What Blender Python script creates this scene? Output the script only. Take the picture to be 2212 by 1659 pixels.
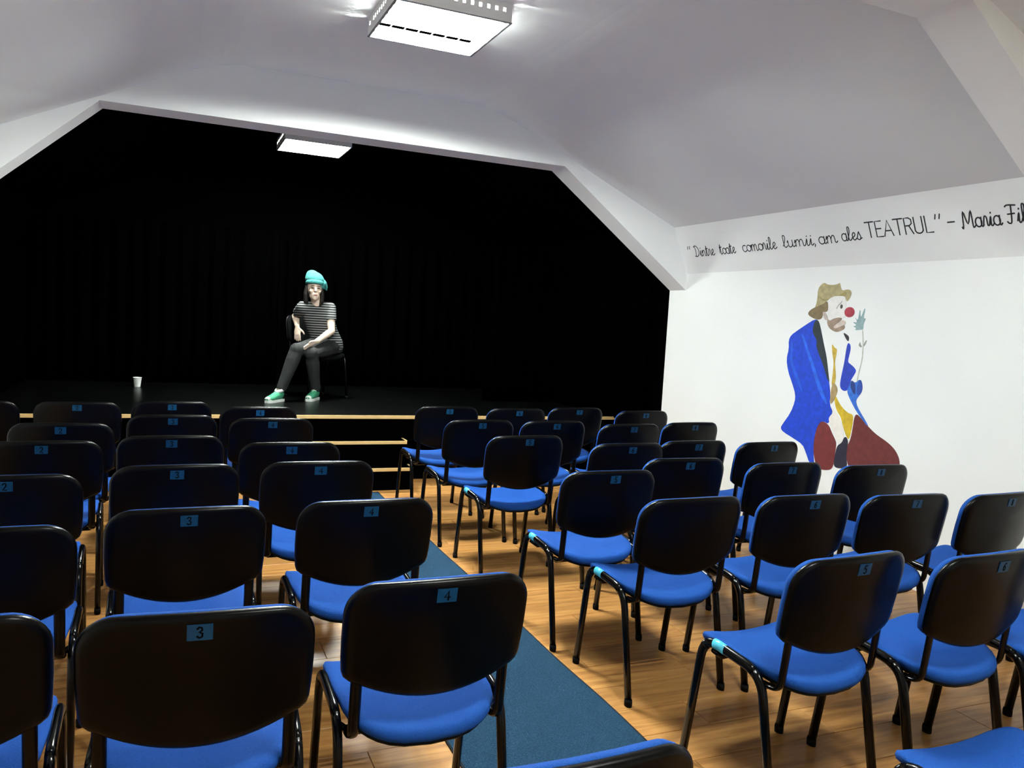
import bpy, bmesh, math, random
from mathutils import Vector, Matrix
random.seed(7)
scene = bpy.context.scene
C = scene.collection
PI = math.pi
for o in list(bpy.data.objects):
    bpy.data.objects.remove(o)

# ------------------------------------------------------------------ camera, world, exposure
cd = bpy.data.cameras.new('camera')
cam = bpy.data.objects.new('camera', cd)
C.objects.link(cam)
cd.sensor_fit = 'HORIZONTAL'
cd.sensor_width = 36.0
cd.lens = 1731.41 / 2212 * 36.0
cd.clip_start = 0.05
cd.clip_end = 60
RX = Vector((0.91933959, -0.38943996, 0.05613583))     # image right, in the room's axes
RD = Vector((0.0205382, -0.0949789, -0.9952674))       # image down
RF = Vector((0.39292861, 0.91614165, -0.07931947))     # view direction
m = Matrix(((RX.x, -RD.x, -RF.x, 0), (RX.y, -RD.y, -RF.y, 0), (RX.z, -RD.z, -RF.z, 1.5), (0, 0, 0, 1)))
cam.matrix_world = m
scene.camera = cam
w = bpy.data.worlds.new('world')
scene.world = w
w.use_nodes = True
w.node_tree.nodes['Background'].inputs[0].default_value = (0.5, 0.55, 0.6, 1)
w.node_tree.nodes['Background'].inputs[1].default_value = 0.0
vs = scene.view_settings
vs.view_transform = 'Standard'
vs.look = 'None'
vs.gamma = 1.0
vs.use_curve_mapping = False
vs.exposure = 1.15
scene.cycles.use_denoising = True
scene.cycles.use_adaptive_sampling = True
scene.cycles.adaptive_threshold = 0.03
scene.cycles.max_bounces = 5
scene.cycles.diffuse_bounces = 4
scene.cycles.glossy_bounces = 2
scene.cycles.transmission_bounces = 0
scene.cycles.volume_bounces = 0
scene.cycles.caustics_reflective = False
scene.cycles.caustics_refractive = False
scene.cycles.sample_clamp_indirect = 6.0
TUBE_POWER = 400.0          # emission of the fluorescent tubes
TUBE_COLOR = (0.93, 1.0, 0.94, 1)

# ------------------------------------------------------------------ materials
MATS = {}
def mat(name, col, rough=0.6, metal=0.0, noise=None, bump=None, spec=0.5, sheen=0.0, emit=None):
    """principled material; noise=(scale, colour2, detail) mottles the colour; bump=(scale, strength)"""
    if name in MATS:
        return MATS[name]
    mt = bpy.data.materials.new(name)
    mt.use_nodes = True
    nt = mt.node_tree
    b = nt.nodes['Principled BSDF']
    b.inputs['Base Color'].default_value = (*col, 1)
    b.inputs['Roughness'].default_value = rough
    b.inputs['Metallic'].default_value = metal
    b.inputs['Specular IOR Level'].default_value = spec
    if sheen:
        b.inputs['Sheen Weight'].default_value = sheen
    tc = None
    if noise or bump:
        tc = nt.nodes.new('ShaderNodeTexCoord')
    if noise:
        n = nt.nodes.new('ShaderNodeTexNoise')
        n.inputs['Scale'].default_value = noise[0]
        n.inputs['Detail'].default_value = noise[2] if len(noise) > 2 else 3
        nt.links.new(tc.outputs['Object'], n.inputs['Vector'])
        r = nt.nodes.new('ShaderNodeValToRGB')
        r.color_ramp.elements[0].position = 0.35
        r.color_ramp.elements[1].position = 0.65
        r.color_ramp.elements[0].color = (*col, 1)
        r.color_ramp.elements[1].color = (*noise[1], 1)
        nt.links.new(n.outputs['Fac'], r.inputs['Fac'])
        nt.links.new(r.outputs['Color'], b.inputs['Base Color'])
    if bump:
        n2 = nt.nodes.new('ShaderNodeTexNoise')
        n2.inputs['Scale'].default_value = bump[0]
        n2.inputs['Detail'].default_value = 1
        nt.links.new(tc.outputs['Object'], n2.inputs['Vector'])
        bp = nt.nodes.new('ShaderNodeBump')
        bp.inputs['Strength'].default_value = bump[1]
        bp.inputs['Distance'].default_value = 0.01
        nt.links.new(n2.outputs['Fac'], bp.inputs['Height'])
        nt.links.new(bp.outputs['Normal'], b.inputs['Normal'])
    if emit:
        b.inputs['Emission Color'].default_value = emit[0]
        b.inputs['Emission Strength'].default_value = emit[1]
    MATS[name] = mt
    return mt

M_PLASTER = mat('white_plaster', (0.835, 0.84, 0.835), 0.85, noise=(1.2, (0.805, 0.81, 0.805), 2))
M_CEIL = mat('ceiling_paint', (0.80, 0.815, 0.805), 0.9, noise=(0.9, (0.775, 0.785, 0.78), 2))
M_STAGEBLACK = mat('black_stage_paint', (0.0003, 0.0003, 0.0003), 1.0, spec=0.0)
M_DECK = mat('black_stage_floor', (0.0005, 0.0008, 0.0007), 0.30, noise=(3, (0.0011, 0.0014, 0.0012), 4), spec=0.14)
M_VELVET = mat('black_curtain_cloth', (0.00022, 0.00024, 0.00024), 1.0, spec=0.0)
M_NOSING = mat('brass_nosing', (0.78, 0.55, 0.24), 0.38, metal=0.35)
M_BLUE = mat('blue_seat_fabric', (0.008, 0.058, 0.27), 0.9, noise=(420, (0.013, 0.078, 0.35), 2), bump=(500, 0.25), spec=0.15)
M_SHELL = mat('black_plastic_shell', (0.0005, 0.0005, 0.0005), 0.30, spec=0.14)
M_TUBE = mat('black_enamel_tube', (0.0008, 0.0008, 0.0008), 0.22, spec=0.22)
M_RUBBER = mat('black_rubber_foot', (0.003, 0.003, 0.003), 0.8, spec=0.1)
M_STICKER = mat('blue_sticker', (0.005, 0.052, 0.122), 0.4, noise=(90, (0.0045, 0.046, 0.108), 2), spec=0.2)
M_CYAN = mat('cyan_sticker', (0.10, 0.62, 0.85), 0.25)
M_INK = mat('black_ink', (0.002, 0.002, 0.003), 0.9, spec=0.05)
M_LETTER = mat('black_wall_paint', (0.015, 0.015, 0.017), 0.75)
M_WHITEMETAL = mat('white_enamel', (0.82, 0.82, 0.80), 0.4)
M_LOUVRE = mat('bright_louvre', (0.86, 0.87, 0.88), 0.3, metal=0.25)
M_GREYEDGE = mat('grey_metal_edge', (0.25, 0.26, 0.27), 0.5, metal=0.4)
M_EMIT = mat('fluorescent_tube', (1, 1, 1), 0.5, emit=(TUBE_COLOR, TUBE_POWER))
M_EMIT_WEAK = mat('dim_fluorescent_tube', (1, 1, 1), 0.5, emit=(TUBE_COLOR, TUBE_POWER * 0.36))  # same tube at lower strength, dimmed to limit fill on the chair backs

# laminate: grain along x, tone varied per plank
def laminate():
    mt = bpy.data.materials.new('oak_laminate'); mt.use_nodes = True
    nt = mt.node_tree; b = nt.nodes['Principled BSDF']
    g = nt.nodes.new('ShaderNodeNewGeometry')
    mp = nt.nodes.new('ShaderNodeMapping'); mp.inputs['Scale'].default_value = (1.6, 22, 1)
    nt.links.new(g.outputs['Position'], mp.inputs['Vector'])
    oi = nt.nodes.new('ShaderNodeObjectInfo')
    ad = nt.nodes.new('ShaderNodeVectorMath'); ad.operation = 'ADD'
    sc_ = nt.nodes.new('ShaderNodeVectorMath'); sc_.operation = 'SCALE'; sc_.inputs['Scale'].default_value = 37
    cb = nt.nodes.new('ShaderNodeCombineXYZ')
    nt.links.new(oi.outputs['Random'], cb.inputs['X']); nt.links.new(oi.outputs['Random'], cb.inputs['Y'])
    nt.links.new(cb.outputs[0], sc_.inputs[0])
    nt.links.new(mp.outputs[0], ad.inputs[0]); nt.links.new(sc_.outputs[0], ad.inputs[1])
    n = nt.nodes.new('ShaderNodeTexNoise'); n.inputs['Scale'].default_value = 1.4; n.inputs['Detail'].default_value = 5; n.inputs['Roughness'].default_value = 0.62
    n.inputs['Distortion'].default_value = 0.5
    nt.links.new(ad.outputs[0], n.inputs['Vector'])
    r = nt.nodes.new('ShaderNodeValToRGB')
    e = r.color_ramp.elements
    e[0].position = 0.28; e[0].color = (0.26, 0.105, 0.028, 1)
    e[1].position = 0.72; e[1].color = (0.60, 0.32, 0.105, 1)
    k = e.new(0.5); k.color = (0.46, 0.215, 0.062, 1)
    nt.links.new(n.outputs['Fac'], r.inputs['Fac'])
    hs = nt.nodes.new('ShaderNodeHueSaturation')
    mr = nt.nodes.new('ShaderNodeMapRange'); mr.inputs['To Min'].default_value = 0.82; mr.inputs['To Max'].default_value = 1.15
    nt.links.new(oi.outputs['Random'], mr.inputs['Value']); nt.links.new(mr.outputs[0], hs.inputs['Value'])
    nt.links.new(r.outputs['Color'], hs.inputs['Color'])
    nt.links.new(hs.outputs['Color'], b.inputs['Base Color'])
    b.inputs['Roughness'].default_value = 0.36
    b.inputs['Specular IOR Level'].default_value = 0.4
    return mt
M_WOOD = laminate()
M_SUB = mat('dark_subfloor', (0.05, 0.03, 0.015), 0.9)
M_CARPET = mat('blue_grey_carpet', (0.010, 0.035, 0.070), 0.98, noise=(160, (0.024, 0.062, 0.112), 3), bump=(320, 0.6), spec=0.05)
M_BIND = mat('carpet_binding', (0.012, 0.016, 0.022), 0.9, spec=0.1)

# ------------------------------------------------------------------ mesh helpers
def mesh_obj(name, bm, material, parent=None, smooth=False, recalc=True):
    if recalc:
        bmesh.ops.recalc_face_normals(bm, faces=bm.faces[:])
    me = bpy.data.meshes.new(name)
    bm.to_mesh(me); bm.free()
    if material:
        me.materials.append(material)
    if smooth:
        for p in me.polygons:
            p.use_smooth = True
    o = bpy.data.objects.new(name, me)
    C.objects.link(o)
    if parent is not None:
        o.parent = parent
    return o

def thing(name, label, cat, loc=(0, 0, 0), rotz=0.0, group=None):
    o = bpy.data.objects.new(name, None)
    o.empty_display_size = 0.1
    C.objects.link(o)
    o.location = loc
    o.rotation_euler = (0, 0, rotz)
    tag(o, label, cat, group)
    return o

def tag(o, label, cat, group=None):
    o['label'] = label
    o['category'] = cat
    if group:
        o['group'] = group
    return o

def struct(name, bm, material, smooth=False):
    o = mesh_obj(name, bm, material, None, smooth)
    o['kind'] = 'structure'
    return o

def box(bm, lo, hi, bevel=0.0):
    lo, hi = Vector(lo), Vector(hi)
    vs_ = [bm.verts.new((x, y, z)) for x in (lo.x, hi.x) for y in (lo.y, hi.y) for z in (lo.z, hi.z)]
    idx = [(0, 1, 3, 2), (4, 6, 7, 5), (0, 4, 5, 1), (2, 3, 7, 6), (0, 2, 6, 4), (1, 5, 7, 3)]
    fs = [bm.faces.new([vs_[i] for i in f]) for f in idx]
    if bevel:
        ed = list({e for f in fs for e in f.edges})
        bmesh.ops.bevel(bm, geom=ed, offset=bevel, segments=2, affect='EDGES', profile=0.7)

def frames(pts):
    """parallel-transport frames along a polyline"""
    pts = [Vector(p) for p in pts]
    T = []
    for i in range(len(pts)):
        a = pts[max(i - 1, 0)]; b = pts[min(i + 1, len(pts) - 1)]
        t = (b - a)
        T.append(t.normalized() if t.length > 1e-9 else Vector((0, 0, 1)))
    return pts, T

def tube(bm, pts, rad, seg=10, ref=None, cap=True):
    """tube along pts; rad: number, list of numbers, or list of (r_ref, r_other); ref: direction of the first radius"""
    pts, T = frames(pts)
    n = len(pts)
    if not isinstance(rad, (list, tuple)) or (len(rad) == 2 and n != 2 and not isinstance(rad[0], (list, tuple))):
        rad = [rad] * n
    u = None
    rings = []
    for i in range(n):
        t = T[i]
        if u is None:
            r0 = Vector(ref) if ref is not None else (Vector((0, 0, 1)) if abs(t.z) < 0.9 else Vector((1, 0, 0)))
            u = (r0 - t * r0.dot(t)).normalized()
        else:
            u = (u - t * u.dot(t))
            u = u.normalized() if u.length > 1e-6 else t.orthogonal().normalized()
        v = t.cross(u)
        r = rad[i]
        ra, rb = r if isinstance(r, (list, tuple)) else (r, r)
        rings.append([bm.verts.new(pts[i] + u * (ra * math.cos(2 * PI * k / seg)) + v * (rb * math.sin(2 * PI * k / seg))) for k in range(seg)])
    for a, b in zip(rings[:-1], rings[1:]):
        for k in range(seg):
            bm.faces.new((a[k], a[(k + 1) % seg], b[(k + 1) % seg], b[k]))
    if cap:
        bm.faces.new(list(reversed(rings[0])))
        bm.faces.new(rings[-1])
    return rings

def fillet(pts, r, n=5):
    """round the inner corners of a polyline"""
    pts = [Vector(p) for p in pts]
    out = [pts[0]]
    for i in range(1, len(pts) - 1):
        p = pts[i]
        a = (pts[i - 1] - p); b = (pts[i + 1] - p)
        d = min(r, a.length * 0.48, b.length * 0.48)
        pa = p + a.normalized() * d; pb = p + b.normalized() * d
        for k in range(n + 1):
            t = k / n
            out.append(pa * (1 - t) ** 2 + p * 2 * t * (1 - t) + pb * t * t)
    out.append(pts[-1])
    return out

def ellipsoid(bm, c, r, seg=16, rings=10, rot=None):
    c = Vector(c)
    R = rot if rot is not None else Matrix.Identity(3)
    top = bm.verts.new(c + R @ Vector((0, 0, r[2]))); bot = bm.verts.new(c + R @ Vector((0, 0, -r[2])))
    rs = []
    for i in range(1, rings):
        th = PI * i / rings
        rs.append([bm.verts.new(c + R @ Vector((r[0] * math.sin(th) * math.cos(2 * PI * k / seg), r[1] * math.sin(th) * math.sin(2 * PI * k / seg), r[2] * math.cos(th)))) for k in range(seg)])
    for k in range(seg):
        bm.faces.new((top, rs[0][k], rs[0][(k + 1) % seg]))
        bm.faces.new((bot, rs[-1][(k + 1) % seg], rs[-1][k]))
    for a, b in zip(rs[:-1], rs[1:]):
        for k in range(seg):
            bm.faces.new((a[k], b[k], b[(k + 1) % seg], a[(k + 1) % seg]))

def extrude_profile(bm, prof, y0, y1, cap=True):
    """closed polygon prof [(x, z)] swept from y0 to y1"""
    a = [bm.verts.new((x, y0, z)) for x, z in prof]
    b = [bm.verts.new((x, y1, z)) for x, z in prof]
    n = len(prof)
    for i in range(n):
        bm.faces.new((a[i], a[(i + 1) % n], b[(i + 1) % n], b[i]))
    if cap:
        bm.faces.new(a); bm.faces.new(list(reversed(b)))
    return bm

def sweep_strip(bm, prof, y0, y1):
    """open strip prof [(x, z)] swept in y"""
    a = [bm.verts.new((x, y0, z)) for x, z in prof]
    b = [bm.verts.new((x, y1, z)) for x, z in prof]
    for i in range(len(prof) - 1):
        bm.faces.new((a[i], a[i + 1], b[i + 1], b[i]))

def copy_tree(o, parent=None):
    c = o.copy()
    C.objects.link(c)
    c.parent = parent
    for ch in list(o.children):
        copy_tree(ch, c)
    return c

# ------------------------------------------------------------------ the room shell
XC = 1.235                       # centre line of the attic room
WR, WL = 4.20, -1.50             # side walls
Y0, YB, YE = -1.7, 6.25, 9.95    # rear wall, back of the proscenium beam, stage back wall
ZF = 3.15                        # flat ceiling
TW = 0.12

bm = bmesh.new(); box(bm, (WL - TW, Y0 - TW, -0.12), (WR + TW, YE + TW, -0.012)); floor = struct('floor', bm, M_SUB)
# side walls: an upright knee wall, then a leaning band up to the slope
BX, BZ = 4.035, 2.385            # top of the leaning band on the right
LX = WL + 0.165                  # and on the left
def room(ya, yb, m_wall, m_ceil, sfx):
    bm = bmesh.new(); box(bm, (WR, ya, -0.012), (WR + 0.2, yb, 1.995)); struct('wall%s_right' % sfx, bm, m_wall)
    bm = bmesh.new(); extrude_profile(bm, [(WR, 1.995), (BX, BZ), (WR + 0.2, BZ), (WR + 0.2, 1.995)], ya, yb); struct('wall%s_right_band' % sfx, bm, m_wall)
    bm = bmesh.new(); box(bm, (WL - 0.2, ya, -0.012), (WL, yb, 1.995)); struct('wall%s_left' % sfx, bm, m_wall)
    bm = bmesh.new(); extrude_profile(bm, [(WL, 1.995), (LX, BZ), (WL - 0.2, BZ), (WL - 0.2, 1.995)], ya, yb); struct('wall%s_left_band' % sfx, bm, m_wall)
    # ceiling: flat middle, softly rounded into the two slopes
    def knee(xk, sgn, sl):
        a, k_, e_ = Vector((xk - sgn * 0.22, ZF)), Vector((xk, ZF)), Vector((xk + sgn * 0.22, ZF - 0.22 * sl))
        return [tuple(a * (1 - t) ** 2 + k_ * 2 * t * (1 - t) + e_ * t * t) for t in [i / 6 for i in range(7)]]
    right = knee(2.27, 1, (ZF - BZ) / (BX - 2.27)) + [(BX, BZ)]
    left = knee(0.28, -1, (ZF - BZ) / (0.28 - LX)) + [(LX, BZ)]
    prof = list(reversed(left)) + right + [(WR + 0.2, BZ), (WR + 0.2, 3.45), (WL - 0.2, 3.45), (WL - 0.2, BZ)]
    bm = bmesh.new(); extrude_profile(bm, prof, ya, yb); struct('ceiling%s' % sfx, bm, m_ceil)
room(Y0, YB, M_PLASTER, M_CEIL, '')
room(YB, YE, M_STAGEBLACK, M_STAGEBLACK, '_stage')     # the stage house behind the proscenium, painted black
bm = bmesh.new(); box(bm, (WL - 0.2, Y0 - TW, -0.012), (WR + 0.2, Y0, 3.4)); struct('wall_rear', bm, M_PLASTER)
bm = bmesh.new(); box(bm, (WL - 0.2, YE, -0.012), (WR + 0.2, YE + TW, 3.45)); struct('wall_stage_back', bm, M_STAGEBLACK)
# two dropped rafters of the same shape: the proscenium beam and one nearer the camera
beam_in = [(WR, 1.85), (2.935, 2.775), (-0.455, 2.775), (WL, 1.82)]
beam_out = [(WL, 2.0), (LX - 0.01, 2.40), (0.25, 3.17), (2.3, 3.17), (BX + 0.01, 2.40), (WR, 2.0)]
beam_in2 = [(WR, 1.85), (2.83, 2.85), (-0.35, 2.85), (WL, 1.82)]
for i, (ya, yb_, b_in) in enumerate(((6.0, YB, beam_in), (2.30, 2.55, beam_in2))):
    bm = bmesh.new(); extrude_profile(bm, b_in + beam_out, ya, yb_)
    struct('trim_%d' % (i + 1), bm, M_PLASTER)

# laminate planks laid across the room
PW, PL = 0.195, 1.29
plank_mesh = {}
def plank(x0, x1, y0, y1):
    key = (round(x1 - x0, 3), round(y1 - y0, 3))
    if key not in plank_mesh:
        b = bmesh.new()
        g = 0.0011
        lx, ly = key[0] / 2 - g, key[1] / 2 - g
        box(b, (-lx, -ly, -0.012), (lx, ly, 0.0), 0)
        bmesh.ops.bevel(b, geom=[e for e in b.edges if all(v.co.z > -0.001 for v in e.verts)], offset=0.0012, segments=1, affect='EDGES')
        me = bpy.data.meshes.new('plank'); bmesh.ops.recalc_face_normals(b, faces=b.faces[:]); b.to_mesh(me); b.free()
        me.materials.append(M_WOOD)
        plank_mesh[key] = me
    o = bpy.data.objects.new('plank', plank_mesh[key])
    C.objects.link(o)
    o.location = ((x0 + x1) / 2, (y0 + y1) / 2, 0)
    o.parent = floor
FY1 = 7.0
y = Y0; row = 0
while y < FY1 - 1e-4:
    y1 = min(y + PW, FY1)
    x = WL - [0, 0.43, 0.86, 0.22, 0.65][row % 5]
    while x < WR - 1e-4:
        xa, xb = max(x, WL), min(x + PL, WR)
        if xb - xa > 0.04:
            plank(xa, xb, y, y1)
        x += PL
    y = y1; row += 1

# ------------------------------------------------------------------ stage, steps, curtains
SZ, SY = 0.585, 7.0
st = thing('stage_platform', 'raised black stage platform with brass edge strip below the person', 'stage', (XC, SY, 0))
def part(name, bm, material, parent, smooth=False):
    """geometry in room coordinates, hung under a thing that may sit elsewhere"""
    o = mesh_obj(name, bm, material, None, smooth)
    root = parent
    mw = Matrix.Identity(4)
    chain = []
    while root is not None:
        chain.append(root); root = root.parent
    for r in reversed(chain):
        mw = mw @ r.matrix_parent_inverse @ Matrix.LocRotScale(r.location, r.rotation_euler, r.scale)
    o.data.transform(mw.inverted())
    o.parent = parent
    return o
bm = bmesh.new(); box(bm, (WL + 0.002, SY + 0.012, SZ - 0.03), (WR - 0.002, YE - 0.002, SZ), 0); part('deck', bm, M_DECK, st)
bm = bmesh.new(); box(bm, (WL + 0.002, SY + 0.018, 0.0), (WR - 0.002, SY + 0.05, SZ - 0.03), 0); part('front_panel', bm, M_STAGEBLACK, st)
bm = bmesh.new(); box(bm, (WL + 0.002, SY - 0.008, SZ - 0.03), (WR - 0.002, SY + 0.011, SZ), 0.003); part('nosing', bm, M_NOSING, st)
steps = thing('stage_steps', 'two black steps with brass nosings leading from aisle to stage', 'steps', (1.27, 6.56, 0))
SX0, SX1 = 0.62, 1.93
for zt, ya, yb in ((0.192, 6.56, 6.78), (0.388, 6.78, 6.995)):
    bm = bmesh.new(); box(bm, (SX0, ya + 0.012, 0.0), (SX1, yb + 0.012 if yb < 6.9 else yb - 0.012, zt - 0.004), 0.004)
    s_ = part('step', bm, M_STAGEBLACK, steps)
    bm = bmesh.new()
    box(bm, (SX0 - 0.004, ya - 0.006, zt - 0.026), (SX1 + 0.004, ya + 0.0115, zt + 0.001), 0.003)
    part('nosing', bm, M_NOSING, s_)
    bm = bmesh.new()
    box(bm, (SX1 - 0.004, ya + 0.0125, zt - 0.0035), (SX1 + 0.012, ya + 0.16, zt + 0.003), 0.002)
    part('end_strip', bm, M_NOSING, s_)

def drape(name, label, p0, p1, z0, z1, folds, depth, seed):
    rnd = random.Random(seed)
    p0, p1 = Vector((*p0, 0)), Vector((*p1, 0))
    d = p1 - p0; nrm = Vector((-d.y, d.x, 0)).normalized()
    n = folds * 8
    bm = bmesh.new()
    rows_ = []
    ph = [rnd.uniform(0.7, 1.3) for _ in range(folds + 1)]
    for iz in range(5):
        z = z0 + (z1 - z0) * iz / 4
        r = []
        for i in range(n + 1):
            t = i / n
            a_ = depth * ph[min(int(t * folds), folds)] * (1.0 - 0.25 * iz / 4) * math.sin(2 * PI * folds * t)
            q = p0 + d * t + nrm * a_
            r.append(bm.verts.new((q.x, q.y, z)))
        rows_.append(r)
    for a_, b_ in zip(rows_[:-1], rows_[1:]):
        for i in range(n):
            bm.faces.new((a_[i], a_[i + 1], b_[i + 1], b_[i]))
    o = mesh_obj(name, bm, M_VELVET, None, True)
    md = o.modifiers.new('cloth', 'SOLIDIFY'); md.thickness = 0.006
    return tag(o, label, 'curtain', 'black stage curtains')
drape('stage_curtain', 'black back curtain hanging behind the left half of the stage', (-1.32, 9.75), (1.15, 9.75), SZ + 0.005, 2.36, 15, 0.045, 1)
drape('stage_curtain', 'black back curtain hanging behind the right half of the stage', (1.25, 9.75), (4.0, 9.75), SZ + 0.005, 2.36, 15, 0.045, 2)
drape('stage_curtain', 'black side curtain along the right wall of the stage', (4.12, 6.45), (4.12, 9.55), SZ + 0.005, 1.93, 16, 0.04, 3)
drape('stage_curtain', 'black side curtain along the left wall of the stage', (-1.42, 6.45), (-1.42, 9.55), SZ + 0.005, 1.93, 16, 0.04, 4)
drape('stage_curtain', 'narrow black wing curtain at the right side of the stage', (3.2, 8.3), (4.0, 8.3), SZ + 0.005, 2.32, 5, 0.045, 5)

# carpet runner in the aisle
cr = thing('carpet_runner', 'long blue grey carpet runner lying in the aisle', 'carpet', (1.27, 2.4, 0))
bm = bmesh.new()
ys = [Y0 + 0.05 + i * (6.50 - Y0 - 0.05) / 60 for i in range(61)]
edge = lambda yy, s: (1.618 + 0.004 * math.sin(yy * 3.1) + 0.003 * math.sin(yy * 7.7)) if s else (0.925 + 0.004 * math.sin(yy * 2.7 + 1))
rowsv = [[bm.verts.new((edge(yy, 0) + (edge(yy, 1) - edge(yy, 0)) * k / 8, yy, 0.007)) for k in range(9)] for yy in ys]
for a_, b_ in zip(rowsv[:-1], rowsv[1:]):
    for k in range(8):
        bm.faces.new((a_[k], a_[k + 1], b_[k + 1], b_[k]))
pile = part('pile', bm, M_CARPET, cr)
for s in (0, 1):
    bm = bmesh.new()
    tube(bm, [(edge(yy, s), yy, 0.0042) for yy in ys], [(0.0042, 0.006)] * len(ys), 6, (0, 0, 1))
    part('edge_binding', bm, M_BIND, cr)

# ------------------------------------------------------------------ fluorescent ceiling lights
def ceiling_light(loc, label, glow=M_EMIT):
    t = thing('ceiling_light', label, 'ceiling light', loc, 0, 'square fluorescent ceiling lights')
    S, Hh = 0.31, 0.10
    bm = bmesh.new()
    box(bm, (-S, -S, -0.012), (S, S, 0.0))
    for sx in (-1, 1):
        for (za, zb) in ((-Hh, -0.050), (-0.030, -0.012)):
            x0, x1 = sorted((sx * S, sx * (S - 0.006)))
            box(bm, (x0, -S, za), (x1, S, zb))
            y0, y1 = x0, x1
            box(bm, (-S + 0.006, y0, za), (S - 0.006, y1, -0.012 if sx > 0 and za == -Hh else zb))
        for k in range(14):                      # posts between the vent slots
            c_ = -S + 0.02 + k * (2 * S - 0.04) / 13
            x0, x1 = sorted((sx * S, sx * (S - 0.006)))
            box(bm, (x0, c_ - 0.0145, -0.050), (x1, c_ + 0.0145, -0.030))
            if sx < 0:
                box(bm, (c_ - 0.0145, x0, -0.050), (c_ + 0.0145, x1, -0.030))
    mesh_obj('housing', bm, M_WHITEMETAL, t)
    bm = bmesh.new()
    for sx in (-1, 1):
        x0, x1 = sorted((sx * (S + 0.003), sx * (S - 0.010)))
        box(bm, (x0, -S - 0.003, -Hh - 0.004), (x1, S + 0.003, -Hh))
        box(bm, (-S + 0.010, x0, -Hh - 0.004), (S - 0.010, x1, -Hh))
    mesh_obj('rim', bm, M_GREYEDGE, t)
    for k in range(4):
        yk = -0.225 + 0.15 * k
        bm = bmesh.new()
        tube(bm, [(-0.285, yk, -0.080), (0.285, yk, -0.080)], [0.013, 0.013], 8)
        tb = mesh_obj('tube', bm, glow, t, True)
        for sx in (-1, 1):
            bm = bmesh.new()
            box(bm, (sx * 0.297 - 0.006, yk - 0.014, -0.094), (sx * 0.297 + 0.006, yk + 0.014, -0.012))
            mesh_obj('lamp_holder', bm, M_WHITEMETAL, tb)
    for k in range(3):                           # long fins between the tubes
        yk = -0.15 + 0.15 * k
        bm = bmesh.new(); extrude_profile(bm, [(-0.003, -0.098), (0.003, -0.098), (0.010, -0.086), (-0.010, -0.086)], -0.300, 0.300)
        o = mesh_obj('long_fin', bm, M_LOUVRE, t); o.rotation_euler = (0, 0, PI / 2); o.location = (0, yk, 0)
    for k in range(7):                           # cross fins
        xk = -0.2325 + 0.0775 * k
        bm = bmesh.new(); extrude_profile(bm, [(-0.0012, -0.1005), (0.0012, -0.1005), (0.0018, -0.094), (-0.0018, -0.094)], -0.300, 0.300)
        o = mesh_obj('cross_fin', bm, M_LOUVRE, t); o.location = (xk, 0, 0)
    return t
ceiling_light((1.30, 4.34, ZF), 'large square louvred ceiling light above the audience chairs')
ceiling_light((1.24, 8.10, ZF), 'small looking louvred ceiling light above the seated person on stage')
ceiling_light((1.34, 0.58, ZF), 'dimmer square louvred ceiling light hidden behind the near rafter', M_EMIT_WEAK)

# ------------------------------------------------------------------ chairs
HB, ZT = 0.247, 0.845            # half width and top of the backrest
def back_outline():
    pts = []
    for i in range(0, 9):                                   # bottom arc, centre to right corner
        x = 0.205 * i / 8
        pts.append((x, 0.515 + 0.05 * (x / 0.205) ** 2))
    for p in ((0.222, 0.572), (0.236, 0.584), (0.242, 0.602), (0.245, 0.64), (HB, 0.69), (HB, 0.73)):
        pts.append(p)
    r = 0.085
    for i in range(0, 9):
        a_ = PI / 2 * i / 8
        pts.append((HB - r + r * math.cos(a_), ZT - r - 0.004 + r * math.sin(a_)))
    pts.append((0.09, ZT - 0.001)); pts.append((0.0, ZT))
    left = [(-x, z) for x, z in reversed(pts[1:-1])]
    return pts + left
OUT = back_outline()
def yb(x, z):
    return -0.202 - (z - 0.53) * 0.19 + 0.034 * (x / 0.25) ** 2
def back_solid(levels, mid=(0.0, 0.69)):
    """levels: list of (scale about the middle, offset towards the rear); closed at both ends"""
    bm = bmesh.new()
    rings = []
    for s, d in levels:
        rg = []
        for x, z in OUT:
            X, Z = mid[0] + (x - mid[0]) * s, mid[1] + (z - mid[1]) * s
            rg.append(bm.verts.new((X, yb(X, Z) - d, Z)))
        rings.append(rg)
    n = len(OUT)
    for a_, b_ in zip(rings[:-1], rings[1:]):
        for i in range(n):
            bm.faces.new((a_[i], a_[(i + 1) % n], b_[(i + 1) % n], b_[i]))
    for rg, d in ((rings[0], levels[0][1]), (rings[-1], levels[-1][1])):
        c_ = bm.verts.new((mid[0], yb(*mid) - d, mid[1]))
        for i in range(n):
            bm.faces.new((rg[i], rg[(i + 1) % n], c_))
    return bm
def seat_outline():
    pts = []
    hw, yf, yr = 0.222, 0.215, -0.225
    r = 0.055
    for i in range(7):
        x = (hw - r) * i / 6
        pts.append((x, yf - 0.012 * (x / hw) ** 2))
    for i in range(1, 7):
        a_ = PI / 2 * (1 - i / 6)
        pts.append((hw - r + r * math.cos(a_), yf - 0.012 - r + r * math.sin(a_)))
    pts += [(hw, 0.10), (hw, 0.05), (hw - 0.002, 0.0), (hw - 0.007, -0.05)]
    for i in range(1, 9):
        a_ = PI / 2 * i / 8
        pts.append(((hw - 0.007) * math.cos(a_) ** 0.62, -0.05 + (yr + 0.05) * math.sin(a_) ** 0.9))
    right = pts
    left = [(-x, y_) for x, y_ in reversed(right[1:-1])]
    return right + left
SOUT = seat_outline()
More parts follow.
